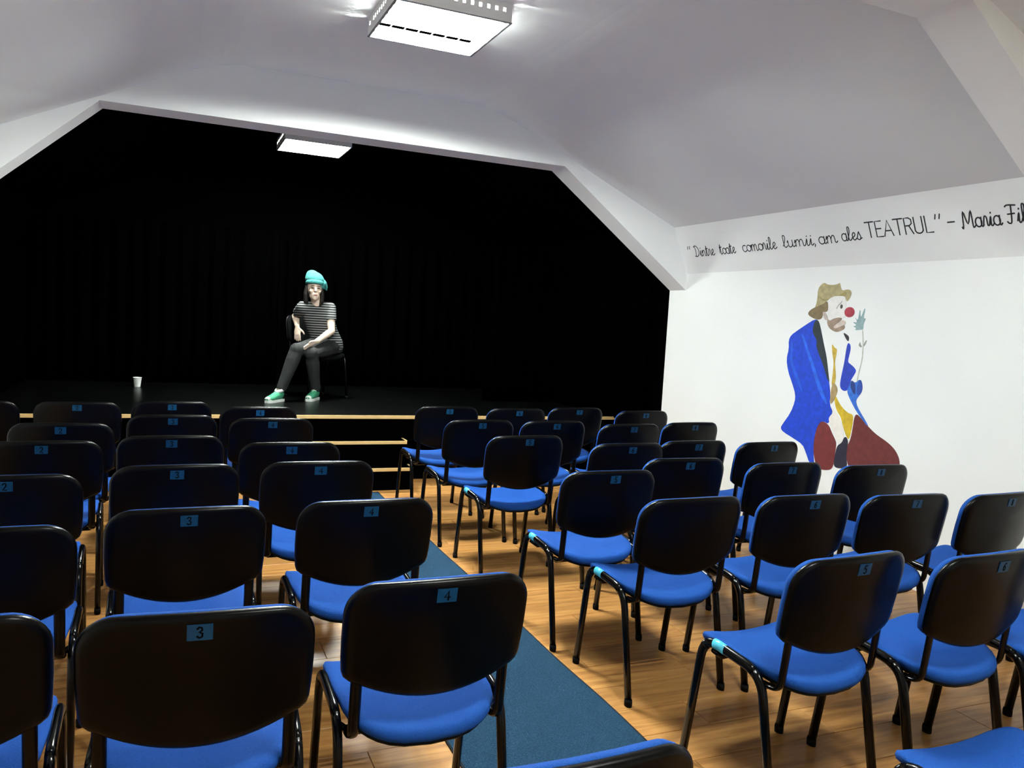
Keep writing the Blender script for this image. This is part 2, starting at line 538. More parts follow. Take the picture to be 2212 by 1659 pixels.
def seat_solid(levels, saddle=0.030):
    bm = bmesh.new()
    rings = []
    cy = 0.0
    zf = lambda x, y_: saddle * (x / 0.222) ** 2 + 0.010 * max(0.0, y_ / 0.215) ** 2 - 0.028 * max(0.0, (y_ - 0.15) / 0.07) ** 2 - 0.018 * max(0.0, -y_ / 0.22) ** 2
    for s, z in levels:
        rings.append([bm.verts.new((x * s, cy + (y_ - cy) * s, z + zf(x * s, cy + (y_ - cy) * s))) for x, y_ in SOUT])
    n = len(SOUT)
    for a_, b_ in zip(rings[:-1], rings[1:]):
        for i in range(n):
            bm.faces.new((a_[i], a_[(i + 1) % n], b_[(i + 1) % n], b_[i]))
    for rg, lv in ((rings[0], levels[0]), (rings[-1], levels[-1])):
        c_ = bm.verts.new((0, cy, lv[1] + zf(0, cy)))
        for i in range(n):
            bm.faces.new((rg[i], rg[(i + 1) % n], c_))
    return bm

DIGITS = {
    '1': [[(0.3, 0.8), (0.5, 1.0), (0.5, 0.0)]],
    '2': [[(0.2, 0.78), (0.35, 1.0), (0.65, 1.0), (0.8, 0.76), (0.7, 0.52), (0.2, 0.0), (0.85, 0.0)]],
    '3': [[(0.2, 0.85), (0.4, 1.0), (0.7, 0.95), (0.75, 0.7), (0.45, 0.54), (0.78, 0.4), (0.75, 0.1), (0.45, 0.0), (0.18, 0.14)]],
    '4': [[(0.68, 0.0), (0.68, 1.0), (0.12, 0.32), (0.92, 0.32)]],
    '5': [[(0.8, 1.0), (0.28, 1.0), (0.22, 0.55), (0.55, 0.62), (0.8, 0.42), (0.75, 0.1), (0.45, 0.0), (0.18, 0.12)]],
    '6': [[(0.75, 0.95), (0.45, 0.9), (0.22, 0.5), (0.25, 0.12), (0.5, 0.0), (0.78, 0.15), (0.75, 0.45), (0.5, 0.55), (0.25, 0.38)]],
    '7': [[(0.15, 1.0), (0.85, 1.0), (0.42, 0.0)]],
    '8': [[(0.5, 0.53), (0.25, 0.7), (0.3, 0.95), (0.5, 1.0), (0.7, 0.95), (0.75, 0.7), (0.5, 0.53), (0.22, 0.32), (0.28, 0.05), (0.5, 0.0), (0.72, 0.05), (0.78, 0.32), (0.5, 0.53)]],
}
def ribbon(bm, pts, wd, place, th=0.0006):
    """flat pen stroke along 2D pts; place(u, v, h) -> room point"""
    P = [Vector(p) for p in pts]
    n = len(P)
    L, R_ = [], []
    for i in range(n):
        a_ = P[max(i - 1, 0)]; b_ = P[min(i + 1, n - 1)]
        t = (b_ - a_)
        t = t.normalized() if t.length > 1e-9 else Vector((1, 0))
        nn = Vector((-t.y, t.x)) * wd / 2
        ext = (t * wd * 0.3) if i == n - 1 else ((-t * wd * 0.3) if i == 0 else Vector((0, 0)))
        q0, q1 = P[i] + nn + ext, P[i] - nn + ext
        L.append([bm.verts.new(place(q0.x, q0.y, h)) for h in (0, th)])
        R_.append([bm.verts.new(place(q1.x, q1.y, h)) for h in (0, th)])
    for i in range(n - 1):
        bm.faces.new((L[i][1], R_[i][1], R_[i + 1][1], L[i + 1][1]))
        bm.faces.new((L[i][0], L[i + 1][0], R_[i + 1][0], R_[i][0]))
        bm.faces.new((L[i][0], L[i][1], L[i + 1][1], L[i + 1][0]))
        bm.faces.new((R_[i][0], R_[i + 1][0], R_[i + 1][1], R_[i][1]))
    bm.faces.new((L[0][0], R_[0][0], R_[0][1], L[0][1]))
    bm.faces.new((L[-1][0], L[-1][1], R_[-1][1], R_[-1][0]))

SHD = 0.0235          # rear face of the shell near its top
def make_chair():
    t = thing('padded_chair', 'chair', 'chair')
    mesh_obj('seat', seat_solid([(0.55, 0.440), (0.90, 0.441), (0.985, 0.436), (1.0, 0.426), (0.985, 0.414), (0.93, 0.404), (0.6, 0.398)]), M_BLUE, t, True)
    mesh_obj('seat_pan', seat_solid([(0.55, 0.399), (0.91, 0.4045), (0.935, 0.401), (0.92, 0.394), (0.55, 0.388)]), M_SHELL, t, True)
    mesh_obj('backrest', back_solid([(0.30, -0.034), (0.70, -0.036), (0.90, -0.033), (0.965, -0.024), (0.982, -0.012), (0.975, 0.0)]), M_BLUE, t, True)
    mesh_obj('back_shell', back_solid([(0.90, -0.001), (0.985, -0.002), (1.0, 0.004), (0.995, 0.012), (0.972, 0.018), (0.93, 0.021), (0.86, 0.0225), (0.3, 0.023)]), M_SHELL, t, True)
    for s in (-1, 1):
        path = fillet([(s * 0.231, 0.215, 0.014), (s * 0.229, 0.150, 0.462), (s * 0.229, -0.120, 0.440), (s * 0.231, -0.205, 0.014)], 0.075, 6)
        RA = (0.0128, 0.0175)
        segs = [path[:3], path[2:13], path[12:]]
        for nm, sg in zip(('leg', 'side_rail', 'leg'), (path[:5], path[4:11], path[10:])):
            bm = bmesh.new(); tube(bm, sg, [RA] * len(sg), 10, (1, 0, 0))
            o = mesh_obj(nm, bm, M_TUBE, t, True)
            if nm == 'leg':
                ft = sg[0] if sg[0].z < 0.1 else sg[-1]
                bm = bmesh.new(); tube(bm, [(ft.x, ft.y, 0.0), (ft.x, ft.y, 0.016), (ft.x, ft.y * 0.995, 0.028)], [(0.0138, 0.019), (0.0145, 0.020), (0.0138, 0.0185)], 10, (1, 0, 0))
                mesh_obj('foot_cap', bm, M_RUBBER, o, True)
        bm = bmesh.new()
        sp = fillet([(s * 0.2, -0.100, 0.402), (s * 0.2, -0.172, 0.405), (s * 0.2, -0.186, 0.54), (s * 0.2, -0.192, 0.61)], 0.05, 5)
        tube(bm, sp, [(0.0155, 0.008)] * len(sp), 10, (1, 0, 0))
        mesh_obj('back_support', bm, M_TUBE, t, True)
    for yy, zz in ((0.105, 0.418), (-0.10, 0.404)):
        bm = bmesh.new(); tube(bm, [(-0.226, yy, zz + 0.012), (-0.19, yy, zz - 0.016), (0.19, yy, zz - 0.016), (0.226, yy, zz + 0.012)], [0.010] * 4, 8)
        mesh_obj('cross_bar', bm, M_TUBE, t, True)
    return t
chair0 = make_chair()

# sticker meshes, one per number; the rear of the shell is where z is the sticker's height
def on_shell(u, v, h):
    return Vector((u, yb(u, v) - SHD - h, v))
def sticker_mesh():
    bm = bmesh.new()
    g = [[[bm.verts.new(on_shell(-0.026 + 0.052 * i / 4, 0.786 + 0.037 * j / 3, h)) for j in range(4)] for i in range(5)] for h in (-0.002, 0.0009)]
    for i in range(4):
        for j in range(3):
            bm.faces.new((g[1][i][j], g[1][i + 1][j], g[1][i + 1][j + 1], g[1][i][j + 1]))
    rim = [(0, i) for i in range(5)]
    per = [(i, 0) for i in range(4)] + [(4, j) for j in range(3)] + [(i, 3) for i in range(4, 0, -1)] + [(0, j) for j in range(3, 0, -1)]
    for a_, b_ in zip(per, per[1:] + per[:1]):
        bm.faces.new((g[0][a_[0]][a_[1]], g[0][b_[0]][b_[1]], g[1][b_[0]][b_[1]], g[1][a_[0]][a_[1]]))
    bmesh.ops.recalc_face_normals(bm, faces=bm.faces[:])
    me = bpy.data.meshes.new('number_sticker'); bm.to_mesh(me); bm.free(); me.materials.append(M_STICKER)
    return me
STK = sticker_mesh()
def digit_mesh(ch):
    bm = bmesh.new()
    for st_ in DIGITS[ch]:
        # seen from behind the chair, +x lies to the right
        ribbon(bm, [(-0.009 + 0.018 * u, 0.792 + 0.025 * v) for u, v in st_], 0.0044, lambda u, v, h: on_shell(u, v, 0.0008 + h))
    bmesh.ops.recalc_face_normals(bm, faces=bm.faces[:])
    me = bpy.data.meshes.new('digit'); bm.to_mesh(me); bm.free(); me.materials.append(M_INK)
    return me
DIG = {k: digit_mesh(k) for k in DIGITS}
def add_sticker(ch, num, dx=0.0):
    a_ = bpy.data.objects.new('number_sticker', STK); C.objects.link(a_); a_.parent = ch
    b_ = bpy.data.objects.new('digit', DIG[num]); C.objects.link(b_); b_.parent = a_
    a_['label'] = 'small blue number sticker'
bm = bmesh.new()
rp = fillet([(-0.231, 0.215, 0.014), (-0.229, 0.150, 0.462), (-0.229, -0.120, 0.440), (-0.231, -0.205, 0.014)], 0.075, 6)
tube(bm, [rp[6], rp[7], Vector(rp[7]) * 0.75 + Vector(rp[8]) * 0.25], [(0.0135, 0.0182)] * 3, 10, (1, 0, 0))
_o = mesh_obj('row_sticker', bm, M_CYAN, None, True); RSTK = _o.data; bpy.data.objects.remove(_o)

ORD = ['first row before the stage', 'second row from the stage', 'third row from the stage', 'fourth row from the stage', 'fifth row from the stage', 'sixth row from the stage', 'nearest row at the bottom edge']
COL = {'L1': ('fourth seat left of the aisle', '1'), 'L2': ('third seat left of the aisle', '2'), 'L3': ('second seat left of the aisle', '3'), 'L4': ('first seat left of the aisle', '4'),
       'R5': ('first seat right of the aisle', '5'), 'R6': ('second seat right of the aisle', '6'), 'R7': ('third seat right of the aisle', '7'), 'R8': ('fourth seat right of the aisle', '8')}
# column: positions from the sixth row (near) to the first row (by the stage): x, y, turn in degrees
SEATS = {
    'L4': [(0.651, 2.13, 0), (0.655, 3.00, 1), (0.611, 3.745, 0), (0.56, 4.26, -0.5), (0.564, 5.14, 0.5), (0.539, 5.69, 2)],
    'L3': [(0.085, 2.04, -3), (0.059, 2.98, 1.7), (0.027, 3.72, 1.9), (0.016, 4.487, 0), (0.023, 5.27, 0), (0.017, 5.95, 0.7)],
    'L2': [(-0.466, 2.11, 1), (-0.49, 2.83, 1), (-0.545, 3.575, 2), (-0.532, 4.35, 2.4), (-0.505, 4.93, -1), (-0.52, 5.88, -1)],
    'L1': [None, None, None, None, None, (-1.09, 5.90, 0)],
    'R5': [(1.94, 2.04, 4), (1.925, 2.83, 2), (1.872, 3.39, 0.5), (1.905, 4.43, 1.9), (1.87, 5.097, 1.8), (1.894, 5.83, 1)],
    'R6': [(2.45, 1.955, 3), (2.487, 2.798, 0), (2.48, 3.655, -1.5), (2.41, 4.13, 2), (2.39, 5.06, 2), (2.412, 5.75, 2.5)],
    'R7': [(2.96, 1.88, 0), (3.005, 2.73, -2), (2.985, 3.48, 0), (2.915, 4.20, 1.5), (2.895, 4.91, 3), (2.965, 5.84, 3)],
    'R8': [None, (3.51, 2.672, 3), (3.49, 3.369, -1), (3.42, 4.132, 3), (3.46, 5.0, 3), (3.47, 5.66, 2)],
}
first = True
def put_chair(x, y, deg, label, group):
    global first
    o = chair0 if first else copy_tree(chair0)
    first = False
    o.location = (x, y, 0)
    o.rotation_euler = (0, 0, math.radians(deg))
    tag(o, label, 'chair', group)
    return o
# copies are made before stickers are added, so every chair gets its own number
placed = []
for col_, lst in SEATS.items():
    for i, p in enumerate(lst):
        if p is None:
            continue
        grp = 'audience chairs left of the aisle' if col_[0] == 'L' else 'audience chairs right of the aisle'
        ch = put_chair(p[0], p[1], p[2], 'blue padded chair, %s, %s' % (COL[col_][0], ORD[5 - i]), grp)
        placed.append((ch, col_, i))
for p, col_ in (((0.57, 1.27, 0), 'L4'), ((1.93, 1.22, 0), 'R5')):
    ch = put_chair(p[0], p[1], p[2], 'blue padded chair, %s, %s' % (COL[col_][0], ORD[6]), 'audience chairs left of the aisle' if col_ == 'L4' else 'audience chairs right of the aisle')
    placed.append((ch, col_, -1))
stage_chair = copy_tree(chair0)
stage_chair.name = 'stage_chair'
stage_chair.location = (1.405, 8.44, SZ)
stage_chair.rotation_euler = (0, 0, math.radians(206))
tag(stage_chair, 'black chair on the stage under the seated person', 'chair')
del stage_chair['group']
M_BLACKFAB = mat('black_fabric', (0.0012, 0.0012, 0.0014), 0.95, spec=0.05)
for o in stage_chair.children:
    if o.name.split('.')[0] in ('seat', 'backrest'):
        o.data = o.data.copy(); o.data.materials.clear(); o.data.materials.append(M_BLACKFAB)
for ch, col_, i in placed:
    if not (col_ == 'R5' and i == 1):
        add_sticker(ch, COL[col_][1])
    if col_ == 'R5' and i in (0, 1, 2, 3):
        r_ = bpy.data.objects.new('row_sticker', RSTK); C.objects.link(r_); r_.parent = ch
        r_['label'] = 'bright cyan sticker on the frame'

# ------------------------------------------------------------------ painted clown on the right wall: outlines in wall coordinates (y, z)
MURAL = {
    'jacket': [(4.42,1.626),(4.383,1.622),(4.359,1.57),(4.316,1.457),(4.266,1.328),(4.236,1.217),(4.209,1.115),(4.21,1.045),(4.169,0.989),(4.2,0.959),(4.2,0.906),(4.254,0.921),(4.287,0.903),(4.316,0.845),(4.326,0.745),(4.309,0.631),(4.3,0.605),(4.349,0.605),(4.395,0.679),(4.431,0.727),(4.53,0.757),(4.639,0.787),(4.669,0.811),(4.652,0.842),(4.578,0.936),(4.543,1.024),(4.545,1.079),(4.583,1.149),(4.639,1.237),(4.667,1.328),(4.65,1.403),(4.66,1.468),(4.638,1.506),(4.572,1.545),(4.501,1.584)],
    'jacket_fold': [(4.537,1.519),(4.511,1.511),(4.464,1.432),(4.397,1.328),(4.321,1.192),(4.243,1.076),(4.223,1.035),(4.264,1.056),(4.334,1.146),(4.412,1.3),(4.494,1.439)],
    'jacket_fold2': [(4.626,1.479),(4.601,1.406),(4.611,1.35),(4.572,1.27),(4.503,1.175),(4.468,1.087),(4.497,1.121),(4.564,1.206),(4.62,1.294),(4.631,1.358)],
    'lapel': [(4.411,1.623),(4.377,1.62),(4.35,1.561),(4.311,1.457),(4.275,1.372),(4.241,1.243),(4.225,1.187),(4.254,1.224),(4.292,1.3),(4.342,1.376),(4.379,1.436),(4.376,1.481),(4.42,1.523),(4.427,1.559)],
    'jacket_front': [(4.097,1.476),(4.074,1.469),(4.065,1.436),(4.073,1.393),(4.082,1.346),(4.059,1.335),(4.024,1.316),(4.0,1.293),(4.018,1.262),(4.041,1.226),(4.052,1.183),(4.065,1.152),(4.103,1.148),(4.134,1.175),(4.126,1.253),(4.11,1.348),(4.106,1.416)],
    'lapel2': [(4.153,1.548),(4.097,1.525),(4.086,1.506),(4.094,1.476)],
    'pocket': [(4.036,1.231),(4.001,1.209),(3.96,1.246),(3.937,1.202),(3.937,1.161),(3.96,1.129),(3.981,1.101),(3.975,1.073),(3.95,1.038),(3.861,0.946),(3.868,0.938),(3.969,1.023),(4.012,1.073),(4.048,1.119),(4.065,1.152),(4.05,1.191)],
    'pocket_shade': [(4.036,1.231),(4.001,1.209),(3.992,1.172),(3.992,1.13),(4.021,1.152),(4.039,1.192)],
    'pocket_shade2': [(3.96,1.246),(3.937,1.202),(3.937,1.161),(3.96,1.133),(3.982,1.139),(3.984,1.198)],
    'tie': [(4.238,1.468),(4.21,1.436),(4.184,1.429),(4.187,1.386),(4.196,1.342),(4.184,1.291),(4.172,1.231),(4.18,1.179),(4.207,1.167),(4.205,1.246),(4.203,1.337),(4.221,1.384)],
    'vest': [(4.182,1.2),(4.145,1.156),(4.155,1.112),(4.178,1.066),(4.204,1.041),(4.209,1.115),(4.204,1.172)],
    'shirt_tail': [(4.167,1.119),(4.12,1.056),(4.048,1.006),(3.999,1.002),(3.99,0.97),(3.997,0.893),(4.011,0.823),(4.041,0.852),(4.076,0.915),(4.099,0.972),(4.143,1.01),(4.17,1.076)],
    'trouser_leg': [(4.288,0.907),(4.254,0.921),(4.199,0.902),(4.164,0.85),(4.125,0.804),(4.116,0.779),(4.123,0.691),(4.13,0.603),(4.203,0.582),(4.274,0.584),(4.312,0.657),(4.326,0.745),(4.314,0.845)],
    'trouser_leg2': [(3.968,1.011),(3.928,0.987),(3.86,0.938),(3.794,0.898),(3.701,0.864),(3.639,0.827),(3.6,0.778),(3.59,0.732),(3.595,0.687),(3.794,0.631),(3.983,0.627),(4.025,0.709),(4.023,0.786),(4.0,0.824),(3.988,0.911),(3.985,0.979)],
    'trouser_gap': [(4.047,0.851),(4.016,0.822),(4.019,0.779),(4.021,0.71),(4.0,0.637),(4.125,0.612),(4.123,0.691),(4.11,0.772),(4.073,0.795)],
    'hand': [(4.195,1.038),(4.16,1.007),(4.109,0.962),(4.075,0.907),(4.052,0.85),(4.068,0.796),(4.105,0.78),(4.125,0.821),(4.167,0.876),(4.203,0.932),(4.2,0.959),(4.169,0.989)],
    'hat_brim': [(4.311,1.759),(4.298,1.72),(4.301,1.681),(4.331,1.68),(4.343,1.658),(4.349,1.632),(4.389,1.622),(4.433,1.634),(4.478,1.652),(4.489,1.672),(4.453,1.701),(4.395,1.719),(4.349,1.735)],
    'hat': [(4.361,1.886),(4.323,1.87),(4.271,1.865),(4.226,1.873),(4.21,1.881),(4.199,1.849),(4.185,1.825),(4.144,1.835),(4.11,1.829),(4.099,1.805),(4.11,1.776),(4.134,1.748),(4.148,1.772),(4.155,1.787),(4.206,1.793),(4.262,1.788),(4.295,1.772),(4.31,1.758),(4.349,1.735),(4.395,1.719),(4.429,1.703),(4.414,1.733),(4.408,1.781),(4.41,1.834),(4.393,1.861)],
    'hat_band': [(4.397,1.794),(4.352,1.763),(4.295,1.772),(4.25,1.787),(4.206,1.796),(4.153,1.823),(4.141,1.81),(4.155,1.787),(4.206,1.792),(4.262,1.786),(4.3,1.768),(4.339,1.753),(4.377,1.772)],
    'face': [(4.295,1.772),(4.262,1.788),(4.206,1.793),(4.155,1.787),(4.146,1.755),(4.138,1.721),(4.143,1.683),(4.134,1.653),(4.16,1.64),(4.189,1.645),(4.233,1.638),(4.277,1.62),(4.296,1.65),(4.298,1.72),(4.308,1.756)],
    'ear': [(4.346,1.68),(4.325,1.68),(4.298,1.65),(4.289,1.623),(4.312,1.619),(4.338,1.645)],
    'beard': [(4.292,1.633),(4.277,1.618),(4.233,1.637),(4.189,1.644),(4.16,1.638),(4.185,1.614),(4.222,1.593),(4.239,1.575),(4.213,1.566),(4.17,1.582),(4.135,1.594),(4.133,1.568),(4.167,1.552),(4.205,1.542),(4.246,1.554),(4.277,1.572),(4.299,1.607)],
    'chin': [(4.222,1.591),(4.185,1.612),(4.156,1.631),(4.127,1.615),(4.132,1.595),(4.17,1.584),(4.213,1.567),(4.235,1.575)],
    'eyebrow': [(4.224,1.705),(4.215,1.725),(4.189,1.744),(4.177,1.759),(4.174,1.75),(4.186,1.736),(4.206,1.72),(4.217,1.699)],
    'flower': [(4.058,1.654),(4.027,1.622),(4.02,1.693),(4.012,1.697),(4.005,1.639),(3.981,1.707),(3.971,1.705),(3.982,1.639),(3.959,1.644),(3.976,1.606),(3.974,1.567),(3.997,1.566),(4.047,1.561),(4.033,1.576),(4.066,1.587),(4.03,1.595),(4.073,1.616),(4.026,1.612)],
    'stem': [(3.983,1.566),(3.975,1.567),(3.96,1.474),(3.956,1.375),(3.969,1.308),(3.982,1.24),(3.979,1.173),(3.987,1.172),(3.992,1.239),(3.978,1.309),(3.964,1.375),(3.968,1.474)],
    'leaf': [(3.969,1.451),(3.992,1.452),(4.002,1.464),(3.991,1.49),(3.985,1.469)],
    'leaf2': [(3.963,1.454),(3.946,1.465),(3.933,1.505),(3.949,1.492),(3.96,1.474)],
}
PAINT = {
    'jacket': (0.004, 0.055, 0.62), 'jacket_fold': (0.02, 0.14, 0.80), 'jacket_fold2': (0.015, 0.11, 0.75), 'lapel': (0.012, 0.022, 0.03), 'jacket_front': (0.015, 0.05, 0.50), 'lapel2': (0.03, 0.022, 0.035),
    'pocket': (0.03, 0.16, 0.66), 'pocket_shade': (0.012, 0.04, 0.22), 'pocket_shade2': (0.02, 0.07, 0.40), 'tie': (0.60, 0.42, 0.06), 'vest': (0.42, 0.30, 0.14), 'shirt_tail': (0.66, 0.46, 0.02),
    'trouser_leg': (0.17, 0.018, 0.02), 'trouser_leg2': (0.14, 0.018, 0.018), 'trouser_gap': (0.012, 0.01, 0.03), 'hand': (0.82, 0.77, 0.73),
    'hat_brim': (0.22, 0.16, 0.08), 'hat': (0.46, 0.39, 0.20), 'hat_band': (0.34, 0.28, 0.11), 'face': (0.82, 0.79, 0.77), 'ear': (0.56, 0.46, 0.43), 'beard': (0.36, 0.26, 0.19), 'chin': (0.70, 0.58, 0.52),
    'eyebrow': (0.50, 0.47, 0.46), 'flower': (0.30, 0.44, 0.45), 'stem': (0.55, 0.55, 0.48), 'leaf': (0.34, 0.36, 0.30), 'leaf2': (0.34, 0.36, 0.30),
}
PARTNAME = {'jacket_fold2': 'jacket_fold', 'lapel2': 'lapel', 'pocket_shade2': 'pocket_shade', 'trouser_leg2': 'trouser_leg', 'leaf2': 'leaf'}
LIFT = {'jacket_fold': 1, 'jacket_fold2': 1, 'lapel': 1, 'pocket_shade': 1, 'pocket_shade2': 1, 'hat_band': 1, 'vest': 1, 'chin': 1, 'eyebrow': 1, 'ear': 1, 'pocket': 0.5, 'hand': 1.2, 'face': 0.4, 'trouser_gap': 0.3, 'tie': 0.6, 'beard': 0.7}
mural = thing('clown_mural', 'wall painting of a sad clown in blue jacket smelling a flower', 'mural', (WR, 4.0, 0.83))
def smooth_loop(p, it=2):
    for _ in range(it):
        q = []
        for a_, b_ in zip(p, p[1:] + p[:1]):
            q += [(a_[0] * .75 + b_[0] * .25, a_[1] * .75 + b_[1] * .25), (a_[0] * .25 + b_[0] * .75, a_[1] * .25 + b_[1] * .75)]
        p = q
    return p
def wall_patch(name, loop, material, lift):
    d = 0.0012 + 0.0012 * lift
    bm = bmesh.new()
    a_ = [bm.verts.new((WR - 0.0001, y_, z_)) for y_, z_ in loop]
    b_ = [bm.verts.new((WR - d, y_, z_)) for y_, z_ in loop]
    n = len(loop)
    for i in range(n):
        bm.faces.new((a_[i], a_[(i + 1) % n], b_[(i + 1) % n], b_[i]))
    f = bm.faces.new(b_)
    f.normal_update()
    bmesh.ops.triangulate(bm, faces=[f])
    return part(name, bm, material, mural)
for k, col in PAINT.items():
    c2 = tuple(min(1, c * (0.92 if k in ('face', 'hand') else 0.72)) for c in col)
    mt = mat('paint_' + k, col, 0.7, noise=(26, c2, 5))
    wall_patch(PARTNAME.get(k, k), smooth_loop(MURAL[k], 1 if k in ('flower', 'hat', 'jacket', 'beard') else 2), mt, LIFT.get(k, 0))
circ = lambda cy, cz, ry, rz, n=28: [(cy + ry * math.cos(2 * PI * i / n), cz + rz * math.sin(2 * PI * i / n)) for i in range(n)]
wall_patch('nose', circ(4.104, 1.681, 0.043, 0.034), mat('paint_nose', (0.30, 0.012, 0.03), 0.5, noise=(20, (0.42, 0.03, 0.06), 3)), 1.5)
wall_patch('eye', circ(4.178, 1.718, 0.011, 0.015, 14), mat('paint_eye', (0.05, 0.04, 0.035), 0.6), 1.4)

# ------------------------------------------------------------------ hand-painted quotation on the leaning band
BU = Vector((4.035 - 4.20, 0, 2.385 - 1.995)).normalized()    # up the band
BN = Vector((-BU.z, 0, BU.x)).normalized()                     # out of the band, into the room
if BN.x > 0:
    BN = -BN
def on_band(yw, s, h):
    return Vector((4.20, yw, 1.995)) + BU * s + BN * (h + 0.0004)
def arc(cx, cy, rx, ry, a0, a1, n=10):
    return [(cx + rx * math.cos(math.radians(a0 + (a1 - a0) * i / n)), cy + ry * math.sin(math.radians(a0 + (a1 - a0) * i / n))) for i in range(n + 1)]
# glyph: (advance, strokes); x-height 0.55, cap height 1
O_ = arc(0.24, 0.27, 0.20, 0.27, 60, 420, 14)
GL = {
    'D': (0.72, [[(0.16, 0.98), (0.22, 0.5), (0.14, 0.02)], [(0.02, 0.90)] + arc(0.2, 0.5, 0.42, 0.5, 90, -90, 12) + [(0.0, 0.06)]]),
    'i': (0.26, [[(0.0, 0.1), (0.12, 0.54), (0.10, 0.08), (0.17, 0.0), (0.27, 0.12)], [(0.13, 0.72), (0.15, 0.77)]]),
    'n': (0.50, [[(0.0, 0.3), (0.08, 0.54), (0.08, 0.0)], [(0.08, 0.3), (0.2, 0.52), (0.31, 0.5), (0.34, 0.3), (0.35, 0.06), (0.42, 0.0), (0.5, 0.1)]]),
    't': (0.34, [[(0.0, 0.12), (0.14, 0.92), (0.13, 0.1), (0.2, 0.0), (0.32, 0.12)], [(0.0, 0.62), (0.30, 0.66)]]),
    'r': (0.36, [[(0.0, 0.1), (0.10, 0.56), (0.22, 0.50), (0.24, 0.1), (0.3, 0.02), (0.38, 0.1)]]),
    'e': (0.38, [[(0.0, 0.16), (0.2, 0.28), (0.28, 0.44), (0.19, 0.55), (0.07, 0.4), (0.08, 0.14), (0.2, 0.0), (0.38, 0.14)]]),
    'o': (0.46, [O_, [(0.34, 0.50), (0.48, 0.44)]]),
    'a': (0.48, [arc(0.2, 0.27, 0.19, 0.27, 50, 390, 14), [(0.37, 0.55), (0.36, 0.1), (0.42, 0.0), (0.5, 0.1)]]),
    'c': (0.42, [arc(0.24, 0.27, 0.21, 0.28, 55, 310, 12) + [(0.44, 0.12)]]),
    'm': (0.70, [[(0.0, 0.3), (0.07, 0.54), (0.07, 0.0)], [(0.07, 0.3), (0.16, 0.52), (0.26, 0.52), (0.30, 0.3), (0.30, 0.0)], [(0.30, 0.3), (0.40, 0.52), (0.5, 0.52), (0.54, 0.3), (0.55, 0.06), (0.62, 0.0), (0.7, 0.1)]]),
    'l': (0.30, [[(0.0, 0.12), (0.17, 0.6), (0.19, 0.92), (0.11, 1.0), (0.06, 0.85), (0.07, 0.15), (0.16, 0.0), (0.3, 0.12)]]),
    'u': (0.48, [[(0.0, 0.4), (0.06, 0.54), (0.06, 0.12), (0.16, 0.0), (0.28, 0.08), (0.34, 0.3)], [(0.34, 0.55), (0.34, 0.1), (0.41, 0.0), (0.5, 0.1)]]),
    's': (0.38, [[(0.0, 0.08), (0.18, 0.56), (0.22, 0.44), (0.29, 0.2), (0.2, 0.0), (0.04, 0.06)], [(0.2, 0.01), (0.38, 0.12)]]),
    ',': (0.16, [[(0.08, 0.05), (0.03, -0.14)]]),
    'T': (0.62, [[(0.0, 1.0), (0.58, 1.0)], [(0.29, 1.0), (0.29, 0.0)]]),
    'E': (0.56, [[(0.46, 1.0), (0.06, 1.0), (0.06, 0.0), (0.48, 0.0)], [(0.06, 0.52), (0.40, 0.52)]]),
    'A': (0.66, [[(0.0, 0.0), (0.29, 1.0), (0.58, 0.0)], [(0.1, 0.34), (0.48, 0.34)]]),
    'R': (0.60, [[(0.06, 0.0), (0.06, 1.0), (0.34, 1.0), (0.48, 0.88), (0.48, 0.64), (0.34, 0.52), (0.06, 0.52)], [(0.3, 0.52), (0.52, 0.0)]]),
    'U': (0.62, [[(0.04, 1.0), (0.04, 0.25)] + arc(0.27, 0.23, 0.23, 0.23, 180, 360, 8) + [(0.50, 1.0)]]),
    'L': (0.50, [[(0.06, 1.0), (0.06, 0.0), (0.46, 0.0)]]),
    '"': (0.34, [[(0.08, 1.0), (0.04, 0.74)], [(0.24, 1.0), (0.2, 0.74)]]),
    '-': (0.50, [[(0.05, 0.45), (0.45, 0.45)]]),
    'M': (0.86, [[(0.0, 0.06), (0.08, 0.0), (0.18, 0.98), (0.40, 0.22), (0.66, 1.0), (0.70, 0.1), (0.76, 0.0), (0.86, 0.1)]]),
    'F': (0.62, [[(0.0, 0.92), (0.14, 1.0), (0.60, 0.96)], [(0.34, 0.97), (0.28, 0.1), (0.14, 0.0), (0.04, 0.1)], [(0.1, 0.5), (0.5, 0.52)]]),
}
quote = thing('wall_lettering', 'black handwritten quotation painted along the top of the right wall', 'lettering', (4.12, 4.4, 2.18))
def densify(p, step=0.12):
    q = []
    n = len(p)
    for i in range(n - 1):
        a_, b_, c_, d_ = p[max(i - 1, 0)], p[i], p[i + 1], p[min(i + 2, n - 1)]
        k = 4
        for j in range(k):
            t = j / k
            q.append(tuple(0.5 * (2 * b_[m_] + (c_[m_] - a_[m_]) * t + (2 * a_[m_] - 5 * b_[m_] + 4 * c_[m_] - d_[m_]) * t * t + (3 * b_[m_] - a_[m_] - 3 * c_[m_] + d_[m_]) * t ** 3) for m_ in (0, 1)))
    q.append(p[-1])
    return q
def word(txt, ya, yz, s0, s1, height, pen, name='word'):
    tot = sum(GL[c][0] for c in txt)
    k = abs(ya - yz) / tot
    bm = bmesh.new()
    x = 0.0
    for c in txt:
        adv, strokes = GL[c]
        for st_ in strokes:
            p = st_ if c in 'TEALRU-"' and len(st_) < 9 else densify(st_)
            pts = []
            for u, v in p:
                f = (x + u) / tot
                pts.append(((x + u) * k, (s0 + (s1 - s0) * f) + v * height))
            ribbon(bm, pts, pen, lambda u, v, h: on_band(ya - u, v, h))
        x += adv
    part(name, bm, M_LETTER, quote)
word('"', 5.90, 5.84, 0.150, 0.150, 0.094, 0.0075, 'quotation_mark')
word('Dintre', 5.81, 5.535, 0.149, 0.149, 0.094, 0.0075)
